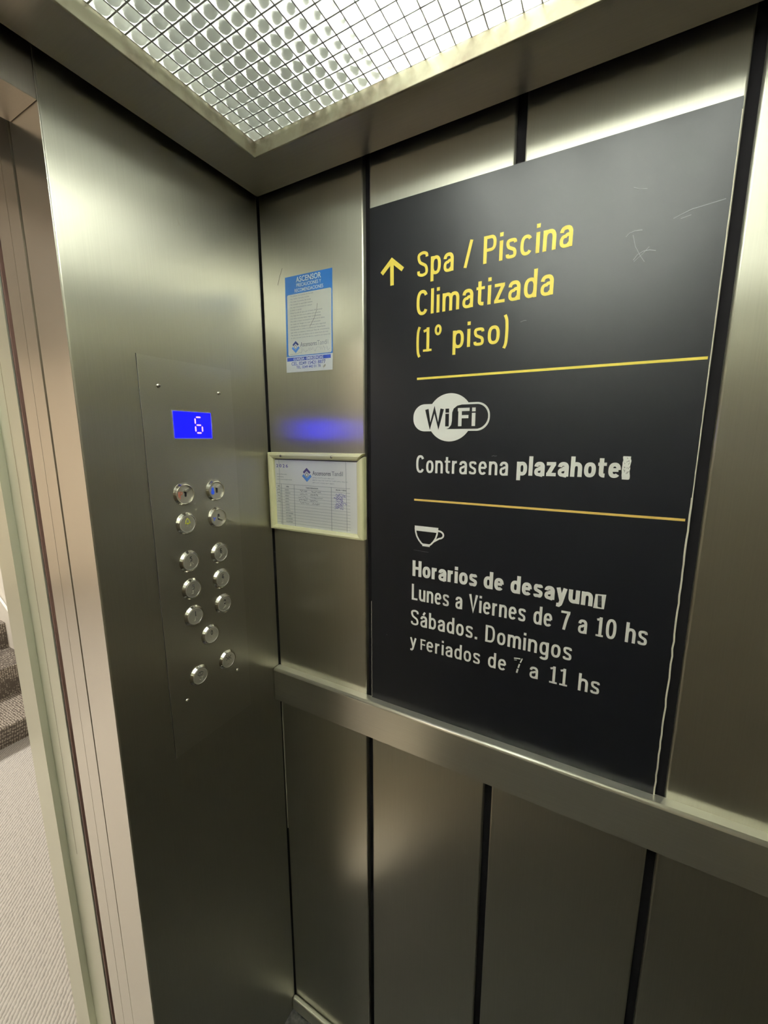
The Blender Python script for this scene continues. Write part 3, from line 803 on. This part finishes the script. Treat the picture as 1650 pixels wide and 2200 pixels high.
# wifi emblem
wb = MB().prism(circle(0.4362, 1.7034, 0.0415, 64), A0, A1).build('wifi_emblem', M_WHITE, sg); wb['label'] = 'white round network emblem'
mb = MB(); mb.prism(rrect(0.3662, 1.6800, 0.5074, 1.7280, 0.0225, 12), A0, A1 + 0.0001); mb.build('emblem_pill', M_WHITE, wb)
mb = MB()
pts = [(0.4300, 1.6829)] + [(0.4880 + 0.0168 * sin(a), 1.7043 - 0.0207 * cos(a)) for a in [pi * i / 20 for i in range(21)]]
pts = [(0.4310, 1.6836), (0.4880, 1.6836)] + [(0.4845 + 0.0200 * sin(pi * i / 20), 1.7042 - 0.0206 * cos(pi * i / 20)) for i in range(1, 20)] + [(0.4845, 1.7248), (0.4580, 1.7248), (0.4500, 1.7232), (0.4435, 1.7185), (0.4410, 1.7120), (0.4408, 1.6975), (0.4395, 1.6905), (0.4355, 1.6855)]
mb.prism(pts, A1, A1 + 0.0003); mb.build('emblem_field', M_SIGN, wb)
sign_obj('emblem_letters', 'Wi', 0.3895, 0.4355, 1.6882, 0.0306, A1, A1 + 0.0003, M_SIGN, wb, 0.215)
sign_obj('emblem_letters', 'Fi', 0.4512, 0.4838, 1.6881, 0.0310, A1 + 0.0002, A1 + 0.0005, M_WHITE, wb, 0.20)
# password
sign_obj('password_lettering', 'Contrasena', 0.3731, 0.5417, 1.6042, 0.0322, A0, A1, M_WHITE, sg, 0.132, rise=0.0013)
sign_obj('password_lettering', 'plazahote', 0.5559, 0.7060, 1.6066, 0.0315, A0, A1, M_WHITE, sg, 0.195, rise=0.0022)
mb = MB(); mb.prism([(0.7082, 1.6068)] + [(0.7074 + random.uniform(-.0006, .0006), 1.6090 + 0.03 * i / 8) for i in range(9)] + [(0.7074, 1.6411), (0.7172, 1.6408)] + [(0.7176 + random.uniform(-.0006, .0006), 1.6380 - 0.03 * i / 8) for i in range(9)] + [(0.7167, 1.6067)], A0, A1)
o = mb.build('handmade_letter', M_WHITE, sg); o['label'] = 'hand-scratched white letter l'
mb = MB()
for i in range(14):
    z = random.uniform(1.609, 1.639); x = random.uniform(0.7085, 0.7155); mb.stroke([(x, z), (x + random.uniform(-.002, .002), z + random.uniform(.001, .004))], 0.0005, A1, A1 + 0.0001)
mb.build('letter_scratches', M_SCRATCH, sg)
mb = MB(); mb.stroke([(0.5135, 1.6372), (0.5165, 1.6384), (0.5190, 1.6374), (0.522, 1.6383)], 0.0012, A0, A1); mb.build('faint_accent', M_SCRATCH, sg)
# cup
mb = MB()
mb.prism([(0.3716, 1.5026), (0.4200, 1.5026), (0.4190, 1.4930), (0.3727, 1.4930)], A0, A1)
L_ = [(0.3729, 1.4990), (0.3740, 1.4900), (0.3765, 1.4820), (0.3808, 1.4750), (0.3862, 1.4690), (0.3900, 1.4668)]
mb.stroke(L_, 0.0030, A0, A1 + 0.00005); mb.stroke([(0.7916 - x, z) for x, z in L_], 0.0030, A0, A1 + 0.00005)
mb.prism([(0.3882, 1.4690), (0.4034, 1.4690), (0.4034, 1.4640), (0.3882, 1.4640)], A0, A1 + 0.0001)
mb.stroke([(0.4185, 1.4968)] + [(0.4205 + 0.0098 * cos(a), 1.4895 + 0.0072 * sin(a)) for a in [pi / 2 - (pi * 0.95) * i / 12 for i in range(13)]] + [(0.4110, 1.4752)], 0.0031, A0, A1 + 0.00008)
mb.build('cup_symbol', M_WHITE, sg)
# hours
sign_obj('hours_lettering', 'Horarios de desayun', 0.3682, 0.6851, 1.4012, 0.0318, A0, A1, M_WHITE, sg, 0.195, rise=0.0008)
mb = MB(); mb.stroke([(0.6895, 1.4016), (0.6898, 1.4228), (0.7000, 1.4236), (0.7000, 1.4016)], 0.0034, A0, A1, closed=True)
o = mb.build('handmade_letter', M_WHITE, sg); o['label'] = 'boxy hand-scratched white letter o'
mb = MB()
for i in range(9): z = 1.405 + i * 0.0019; mb.stroke([(0.6918, z), (0.6945 + random.uniform(0, .003), z + .0012)], 0.0006, A0, A1)
mb.build('letter_scratches', M_SCRATCH, sg)
sign_obj('hours_lettering', 'Lunes a Viernes de 7 a 10 hs', 0.3675, 0.7631, 1.3518, 0.0328, A0, A1, M_WHITE, sg, 0.132, rise=0.0022)
sign_obj('hours_lettering', 'Sábados. Domingos', 0.3661, 0.6618, 1.2984, 0.0326, A0, A1, M_WHITE, sg, 0.132, rise=0.0024)
sign_obj('hours_lettering', 'y', 0.3645, 0.3789, 1.2508, 0.0280, A0, A1, M_WHITE, sg, 0.132)
sign_obj('hours_lettering', 'F', 0.3878, 0.3985, 1.2492, 0.0232, A0, A1, M_WHITE, sg, 0.132)
sign_obj('hours_lettering', 'eriados de', 0.4007, 0.5566, 1.2494, 0.0300, A0, A1, M_WHITE, sg, 0.132, rise=0.0022)
mb = MB()
mb.stroke([(0.5695, 1.2808), (0.5755, 1.2818), (0.5805, 1.2822)], 0.0020, A0, A1); mb.stroke([(0.5700, 1.2776), (0.5745, 1.2782)], 0.0008, A0, A1)
mb.stroke([(0.5836, 1.2835), (0.5822, 1.2790), (0.5806, 1.2748)], 0.0020, A0, A1); mb.stroke([(0.5796, 1.2720), (0.5776, 1.2640)], 0.0026, A0, A1); mb.stroke([(0.5770, 1.2618), (0.5755, 1.2540)], 0.0030, A0, A1)
o = mb.build('worn_number', M_WHITE, sg); o['label'] = 'flaking white number 7'
sign_obj('hours_lettering', 'a', 0.5970, 0.6115, 1.2520, 0.0300, A0, A1, M_WHITE, sg, 0.132)
sign_obj('hours_lettering', '11', 0.6300, 0.6585, 1.2518, 0.0315, A0, A1, M_WHITE, sg, 0.132, rise=0.0008)
sign_obj('hours_lettering', 'hs', 0.6750, 0.7068, 1.2518, 0.0312, A0, A1, M_WHITE, sg, 0.132, rise=0.0015)
# scratches
def arc(cx, cz, r, a0, a1, n=12): return [(cx + r * cos(a0 + (a1 - a0) * i / n), cz + r * sin(a0 + (a1 - a0) * i / n)) for i in range(n + 1)]
MB().stroke([(0.6841, 1.9395), (0.6880, 1.9432), (0.6935, 1.9446), (0.6990, 1.9446), (0.7030, 1.9440)], 0.0007, A0, A0 + 0.0002).build('scratch', M_SCRATCH, sg)
MB().stroke([(0.6925, 1.9400), (0.6965, 1.9250), (0.7040, 1.9110), (0.7090, 1.9036)], 0.0006, A0, A0 + 0.0002).build('scratch', M_SCRATCH, sg)
MB().stroke([(0.6955, 1.9080), (0.7000, 1.9140), (0.7065, 1.9172), (0.7140, 1.9172), (0.7210, 1.9150)], 0.0008, A0, A0 + 0.0002).build('scratch', M_SCRATCH, sg)
MB().stroke([(0.6965, 1.9060), (0.7060, 1.9140), (0.7130, 1.9215)], 0.0005, A0, A0 + 0.0002).build('scratch', M_SCRATCH, sg)
MB().stroke([(0.7370, 1.9500), (0.7560, 1.9565), (0.7900, 1.9600)], 0.0009, A0, A0 + 0.0002).build('scratch', M_SCRATCH, sg)
MB().stroke([(0.7450, 1.9480), (0.7560, 1.9500)], 0.0006, A0, A0 + 0.0002).build('scratch', M_SCRATCH, sg)
MB().stroke([(0.6880, 1.9990), (0.6960, 1.9950), (0.7040, 1.9935)], 0.0005, A0, A0 + 0.0002).build('scratch', M_SCRATCH, sg)
MB().stroke([(0.3700, 1.4540), (0.3850, 1.4535), (0.4010, 1.4530)], 0.0007, A0, A0 + 0.0002).build('scratch', M_SCRATCH, sg)
MB().stroke([(0.5490, 1.8470), (0.5540, 1.8485), (0.5580, 1.8482)], 0.0006, A0, A0 + 0.0002).build('scratch', M_SCRATCH, sg)
MB().stroke([(0.3100, 1.263), (0.3115, 1.2625)], 0.0012, A0, A0 + 0.0002).build('scratch', M_SCRATCH, sg)

# ------------------------------------------------------------------ blue safety sticker
SM = on_sign(0.0625, 1.807) @ Matrix.Rotation(radians(-1.2), 4, 'Z')
ss = tag(empty('safety_sticker', SM), 'blue and white lift safety sticker above the framed sheet', 'sticker')
SW, SH = 0.1215, 0.1885
MB().prism([(0.0012, 0.031), (SW, 0.031), (SW, SH), (0.0012, SH)], 0.0001, 0.0004).build('blue_sheet', M_BLUE, ss)
MB().prism(rrect(0.0062, 0.0335, SW - 0.0022, 0.1538, 0.0035, 5), 0.0004, 0.0006).build('white_field', M_STICKER, ss)
hole = [(0.0975, 0.0075), (0.1000, 0.0098), (0.1035, 0.0122), (0.1048, 0.0098), (0.1030, 0.0072), (0.1005, 0.0060), (0.0995, 0.0042), (0.0988, 0.0066)]
st_ = MB().prism([(0, 0), (SW, 0), (SW + 0.0003, 0.0318), (0, 0.0318)], 0.0004, 0.0008).build('phone_strip', M_STRIP, ss); st_['label'] = 'white emergency phone strip'
MB().prism(hole, 0.0008, 0.00085).build('torn_spot', M_WALL, st_)
MB().prism([(0.0030, 0.0228), (SW - 0.0042, 0.0228), (SW - 0.0042, 0.0298), (0.0030, 0.0298)], 0.0008, 0.0010).build('blue_bar', M_NAVY, st_)
text_obj('strip_lettering', 'GUARDIA · EMERGENCIAS', 0.0200, 0.0985, 0.0238, 0.0050, 0.0010, 0.0011, M_STRIP, st_, 0.02)
text_obj('strip_lettering', 'CEL. 0249 15421 8877', 0.0145, 0.1040, 0.0140, 0.0066, 0.0008, 0.0010, M_NAVY, st_, 0.004)
text_obj('strip_lettering', 'TEL. 0249 442 01 78', 0.0275, 0.0915, 0.0070, 0.0050, 0.0008, 0.0010, M_NAVY, st_, 0.002)
text_obj('title_lettering', 'ASCENSOR', 0.0305, 0.0945, 0.1755, 0.0098, 0.0004, 0.0006, M_STICKER, ss, 0.012)
text_obj('title_lettering', 'PRECAUCIONES Y', 0.0315, 0.0945, 0.1665, 0.0062, 0.0004, 0.0006, M_STICKER, ss, 0.006)
text_obj('title_lettering', 'RECOMENDACIONES', 0.0265, 0.0995, 0.1568, 0.0064, 0.0004, 0.0006, M_STICKER, ss, 0.006)
lines = ['- No golpear los botones de llamada', '- No realizar llamadas inútiles', '- No trabar las puertas de acceso', '- No exceder la capacidad máxima', '- No bajar bruscamente los cuerpos', '  al abrir o cerrar', '- Evitar la caída de agua por el hueco del ascensor', '- No dejar los niños en la cabina ni las puertas', '- Los niños menores deben viajar acompañados', '- No saltar ni hacer movimientos bruscos en la cabina', '  en caso de fuego no usar el ascensor', '  emergencia los desagües y no fumar para seguridad', '- No descender la cabina si se detiene por desperfectos', '  que evitar accidentes y daños por falta de conocimiento', '- No intente salir si se detiene con la cabina fuera de nivel', '  de piso, accione botón de alarma y espere a ser socorrido']
widths = [0.062, 0.052, 0.056, 0.060, 0.059, 0.030, 0.085, 0.080, 0.081, 0.090, 0.078, 0.091, 0.092, 0.100, 0.0985, 0.1020]
mb = MB()
for i, (s, w) in enumerate(zip(lines, widths)):
    x0 = 0.0125 + (0.002 if s.startswith(' ') else 0)
    add_text(mb, s.strip(), x0, x0 + w, 0.1492 - i * 0.00545, 0.0027, 0.0006, 0.0007, M_INKLIGHT)
mb.build('rules_lettering', None, ss)
def chevron_logo(mb_parent, cx, cz, s, dark, light, w0):
    """dark chevron over a grey diamond ring over a light blue chevron; s = half height"""
    lg = MB()
    lg.stroke([(cx - 0.62 * s, cz + 0.30 * s), (cx, cz + 0.84 * s), (cx + 0.62 * s, cz + 0.30 * s)], 0.34 * s, w0, w0 + 0.0002, dark)
    lg.stroke([(cx - 0.78 * s, cz - 0.04 * s), (cx, cz - 0.76 * s), (cx + 0.78 * s, cz - 0.04 * s)], 0.42 * s, w0, w0 + 0.0002, light)
    lg.stroke([(cx, cz + 0.36 * s), (cx + 0.30 * s, cz + 0.02 * s), (cx, cz - 0.32 * s), (cx - 0.30 * s, cz + 0.02 * s)], 0.14 * s, w0, w0 + 0.00025, M_LOGO_G, closed=True)
    return lg.build('logo', None, mb_parent)
chevron_logo(ss, 0.0265, 0.0505, 0.0115, M_LOGO_D, M_LOGO_B, 0.0006)
mb = MB(); add_text(mb, 'Ascensores', 0.0395, 0.0825, 0.0502, 0.0088, 0.0006, 0.0008, M_INK); add_text(mb, 'Tandil', 0.0835, 0.1110, 0.0502, 0.0088, 0.0006, 0.0008, M_INKLIGHT); mb.build('company_lettering', None, ss)
mb = MB(); pts = [(0.0105, 0.0365), (0.034, 0.0370)]; x = 0.036
for k in range(38): pts.append((x, 0.0385 + random.choice((0, .002, .004, .0065, .008)))); x += 0.0020
pts.append((0.1165, 0.042)); mb.stroke(pts, 0.0004, 0.0006, 0.0007); mb.build('skyline_drawing', M_INKLIGHT, ss)
mb = MB(); mb.stroke([(0.0850, 0.1290), (0.0830, 0.1170), (0.0770, 0.1030), (0.0650, 0.0870)], 0.0006, 0.0007, 0.0009); mb.build('pen_scratch', M_DKSCUFF, ss)

# ------------------------------------------------------------------ framed maintenance sheet
NX0, NX1, NZ0, NZ1 = 0.0062, 0.2620, 1.4605, 1.6370
nf = tag(empty('notice_frame', on_sign(NX0, NZ0)), 'cream aluminium snap frame with a screwed top bar beside the black sign', 'picture frame')
NW, NH = NX1 - NX0, NZ1 - NZ0
def frame_bar(pts, name='frame_bar'):
    """mitred bar with a raised ridge; pts: outer a, outer b, inner b, inner a (u, v)"""
    (a, b, c, d) = [Vector((*p, 0)) for p in pts]
    mb = MB(); bm = mb.bm
    def ring(p, q):
        return [bm.verts.new((*(p.lerp(q, t).xy), w)) for t, w in ((0, 0.0), (0, 0.0105), (0.10, 0.0135), (0.45, 0.0142), (0.80, 0.0118), (1.0, 0.0085), (1.0, 0.0))]
    r0, r1 = ring(a, d), ring(b, c)
    n = len(r0)
    for i in range(n):
        j = (i + 1) % n
        bm.faces.new((r0[i], r0[j], r1[j], r1[i]))
    bm.faces.new(r0); bm.faces.new(list(reversed(r1)))
    return mb.build(name, M_CREAM, nf)
bw, bt = 0.0135, 0.0140
br = 0.0180
frame_bar([(0, NH), (0, 0), (bw, bt * 0.75), (bw, NH - bt)])
frame_bar([(0, 0), (NW - 0.002, 0), (NW - br, bt * 0.75), (bw, bt * 0.75)])
frame_bar([(NW - 0.0005, 0.001), (NW, NH - 0.006), (NW - br, NH - 0.018), (NW - br, bt * 0.75)])
tb = frame_bar([(NW - 0.001, NH + 0.0005), (0, NH), (bw, NH - bt), (NW - br - 0.0005, NH - bt)])
for u in (0.0405, 0.1795):
    s = MB().lathe([(0, 0.0024), (0.0012, 0.0023), (0.0024, 0.001), (0.0026, 0)], 14).build('screw', M_DARKSTEEL, tb); s.location = (u, NH - 0.0075, 0.0138)
MB().box((0.006, 0.006, 0), (NW - 0.006, NH - 0.006, 0.003)).build('backing_board', plain('frame_backing', (0.13, 0.12, 0.115), 0.6), nf)
m, n, l = new_mat('clear_cover'); b_ = n['Principled BSDF']
n.remove(b_); tpn = n.new('ShaderNodeBsdfTransparent'); gln = n.new('ShaderNodeBsdfGlossy'); gln.inputs['Roughness'].default_value = 0.08
mxn = n.new('ShaderNodeMixShader'); mxn.inputs[0].default_value = 0.03
l.new(tpn.outputs[0], mxn.inputs[1]); l.new(gln.outputs[0], mxn.inputs[2]); l.new(mxn.outputs[0], n['Material Output'].inputs[0])
MB().box((bw * 0.7, bt * 0.6, 0.0066), (NW - br * 0.7, NH - bt * 0.7, 0.0074)).build('clear_cover', m, nf)

MT = on_sign(NX0, NZ0, 0.0)
ms = tag(empty('maintenance_sheet', MT), 'printed 2026 maintenance sheet with handwritten entries inside the cream frame', 'paper sheet')
def S(x, z): return (x - NX0, z - NZ0)
w0, w1 = 0.0046, 0.0049
p0 = S(0.0172, 1.4690); p1 = S(0.2440, 1.6205)
MB().prism([p0, (p1[0], p0[1]), (p1[0] , p1[1] - 0.0005), (p0[0] + 0.002, p1[1])], 0.0032, w0).build('paper', M_PAPER, ms)
def ST(name, s, x0, x1, z, cap, mat, off=0.0, rise=0.0):
    u0, v0 = S(x0, z); return text_obj(name, s, u0, u0 + x1 - x0, v0, cap, w0, w1, mat, ms, off, rise)
ST('year_lettering', '2 0 2 6', 0.0245, 0.0585, 1.6035, 0.0068, M_PEN, 0.012)
lg = chevron_logo(ms, *S(0.1120, 1.5890), 0.0145, M_LOGO_P, M_LOGO_B, w0)
mb = MB(); u, v = S(0.1278, 1.5892); add_text(mb, 'Ascensores', u, u + 0.0485, v, 0.0092, w0, w1, M_INK, rise=0.0006); add_text(mb, 'Tandil', u + 0.0515, u + 0.0795, v + 0.0008, 0.0092, w0, w1, M_INKLIGHT, rise=0.0004); mb.build('company_lettering', None, ms)
def squiggle(mb, x0, x1, z, h, n, mat, wd=0.0005):
    u0, v0 = S(x0, z); L = x1 - x0
    pts = [(u0 + L * i / n, v0 + h * random.random()) for i in range(n + 1)]
    mb.stroke(pts, wd, w0, w1, mat)
for x1, z, k in ((0.1850, 1.5832, 34), (0.2195, 1.5778, 50), (0.1850, 1.5722, 34)):
    x = 0.1276; mb = MB()
    while x < x1:
        e = min(x1, x + random.uniform(0.006, 0.014)); squiggle(mb, x, e, z, 0.0016, int((e - x) / 0.0008), M_INKLIGHT, 0.0004); x = e + 0.002
    mb.build('address_line', None, ms)
for x1, z in ((0.055, 1.5870), (0.045, 1.5812), (0.069, 1.5752)):
    mb = MB(); squiggle(mb, 0.0245, x1, z, 0.0018, int((x1 - 0.0245) / 0.0007), M_INKLIGHT, 0.0004); mb.build('address_line', None, ms)
mb = MB()
u0, vT = S(0.0216, 1.5660); u1, _ = S(0.2248, 0)
mb.stroke([(u0, vT), (u1, vT - 0.001)], 0.0006, w0, w1); mb.stroke([(u0, vT - 0.0096), (u1, vT - 0.0106)], 0.0006, w0, w1)
for x, wd in ((0.0374, 0.0011), (0.0750, 0.0008), (0.1772, 0.0008)):
    u, _ = S(x, 0); mb.stroke([(u, vT), (u - 0.0008, 0.0095)], wd, w0, w1)
for i in range(12):
    v = vT - 0.0096 - (i + 1) * 0.0066
    mb.stroke([(u0, v), (u1, v - 0.001)], 0.0004, w0, w1)
mb.build('table_rules', M_INKLIGHT, ms)
months = ['ENERO', 'FEBRERO', 'MARZO', 'ABRIL', 'MAYO', 'JUNIO', 'JULIO', 'AGOSTO', 'SEPTIEMBRE', 'OCTUBRE', 'NOVIEMBRE', 'DICIEMBRE']
for i, s in enumerate(months):
    u, _ = S(0.0475, 0); add_text(MB(), s, u, u + 0.0021 * len(s) + 0.001, vT - 0.0096 - (i + 1) * 0.0066 + 0.0016, 0.0026, w0, w1, M_INKLIGHT).build('month_lettering', None, ms)
for s, x0, x1 in (('DÍA', 0.0262, 0.0318), ('MES', 0.0520, 0.0590), ('TAREA REALIZADA', 0.1080, 0.1420), ('FECHA Y FIRMA', 0.1890, 0.2160)):
    u, _ = S(x0, 0); add_text(MB(), s, u, u + x1 - x0, vT - 0.0070, 0.0030, w0, w1, M_INK).build('column_lettering', None, ms)
for i, (a, b_2, c_, d_) in enumerate(((0.091, 0.112, 0.123, 0.150), (0.091, 0.112, 0.120, 0.141), (0.086, 0.113, 0.120, 0.154), (0.088, 0.112, 0.118, 0.140), (0.091, 0.116, 0.124, 0.145))):
    z = 1.5564 - (i + 1) * 0.0066 + 0.0012
    for xa, xb, nn in ((a, b_2, 16), (c_, d_, 18), (0.024, 0.033, 8)):
        mb = MB(); squiggle(mb, xa, xb, z, 0.0035, nn, M_INK); mb.build('handwriting', None, ms)
for i, z in enumerate((1.5490, 1.5445, 1.5415, 1.5385, 1.5345, 1.5305, 1.5265, 1.5230, 1.5195)):
    x0 = random.uniform(0.182, 0.190); mb = MB(); squiggle(mb, x0, random.uniform(0.205, 0.219), z, 0.0042, 20, M_PEN, 0.0006); mb.build('signature', None, ms)
for x in (0.0325, 0.2150):
    u, _ = S(x, 0); MB().stroke([(u, p1[1] - 0.001), (u + 0.001, p0[1] + 0.004)], 0.0005, w0, w1 + 0.0001).build('fold_line', M_INKLIGHT, ms)

# ------------------------------------------------------------------ scuffs on the steel
mb = MB()
for x, z, dx, dz in ((0.214, 1.790, 0.028, 0.006), (0.214, 1.787, 0.010, 0.001), (0.228, 1.797, 0.018, 0.004)):
    mb.stroke([(x, z), (x + dx, z + dz)], 0.0007, 0.0, 0.0002)
o = mb.build('scratch', M_SCUFF, None); o.matrix_world = on_sign(0, 0); tag(o, 'pale scuff on the narrow steel panel below the blue sticker', 'scuff')
mb = MB(); mb.stroke([(0.0470, 1.985), (0.0530, 2.000), (0.0610, 2.015)], 0.0008, 0.0, 0.0002)
o = mb.build('scratch', M_DKSCUFF, None); o.matrix_world = on_sign(0, 0); tag(o, 'thin dark scratch on the steel left of the blue sticker', 'scuff')
mb = MB()
for k in range(7):
    y, z = random.uniform(-0.205, -0.160), random.uniform(2.028, 2.046); mb.stroke([(y, z), (y + random.uniform(-.004, .006), z + random.uniform(-.012, .006))], 0.0007, 0.0, 0.0002)
o = mb.build('scratch', M_SCUFF, None); o.matrix_world = on_control(0, 0); tag(o, 'cluster of pale scratches high on the steel control wall', 'scuff')
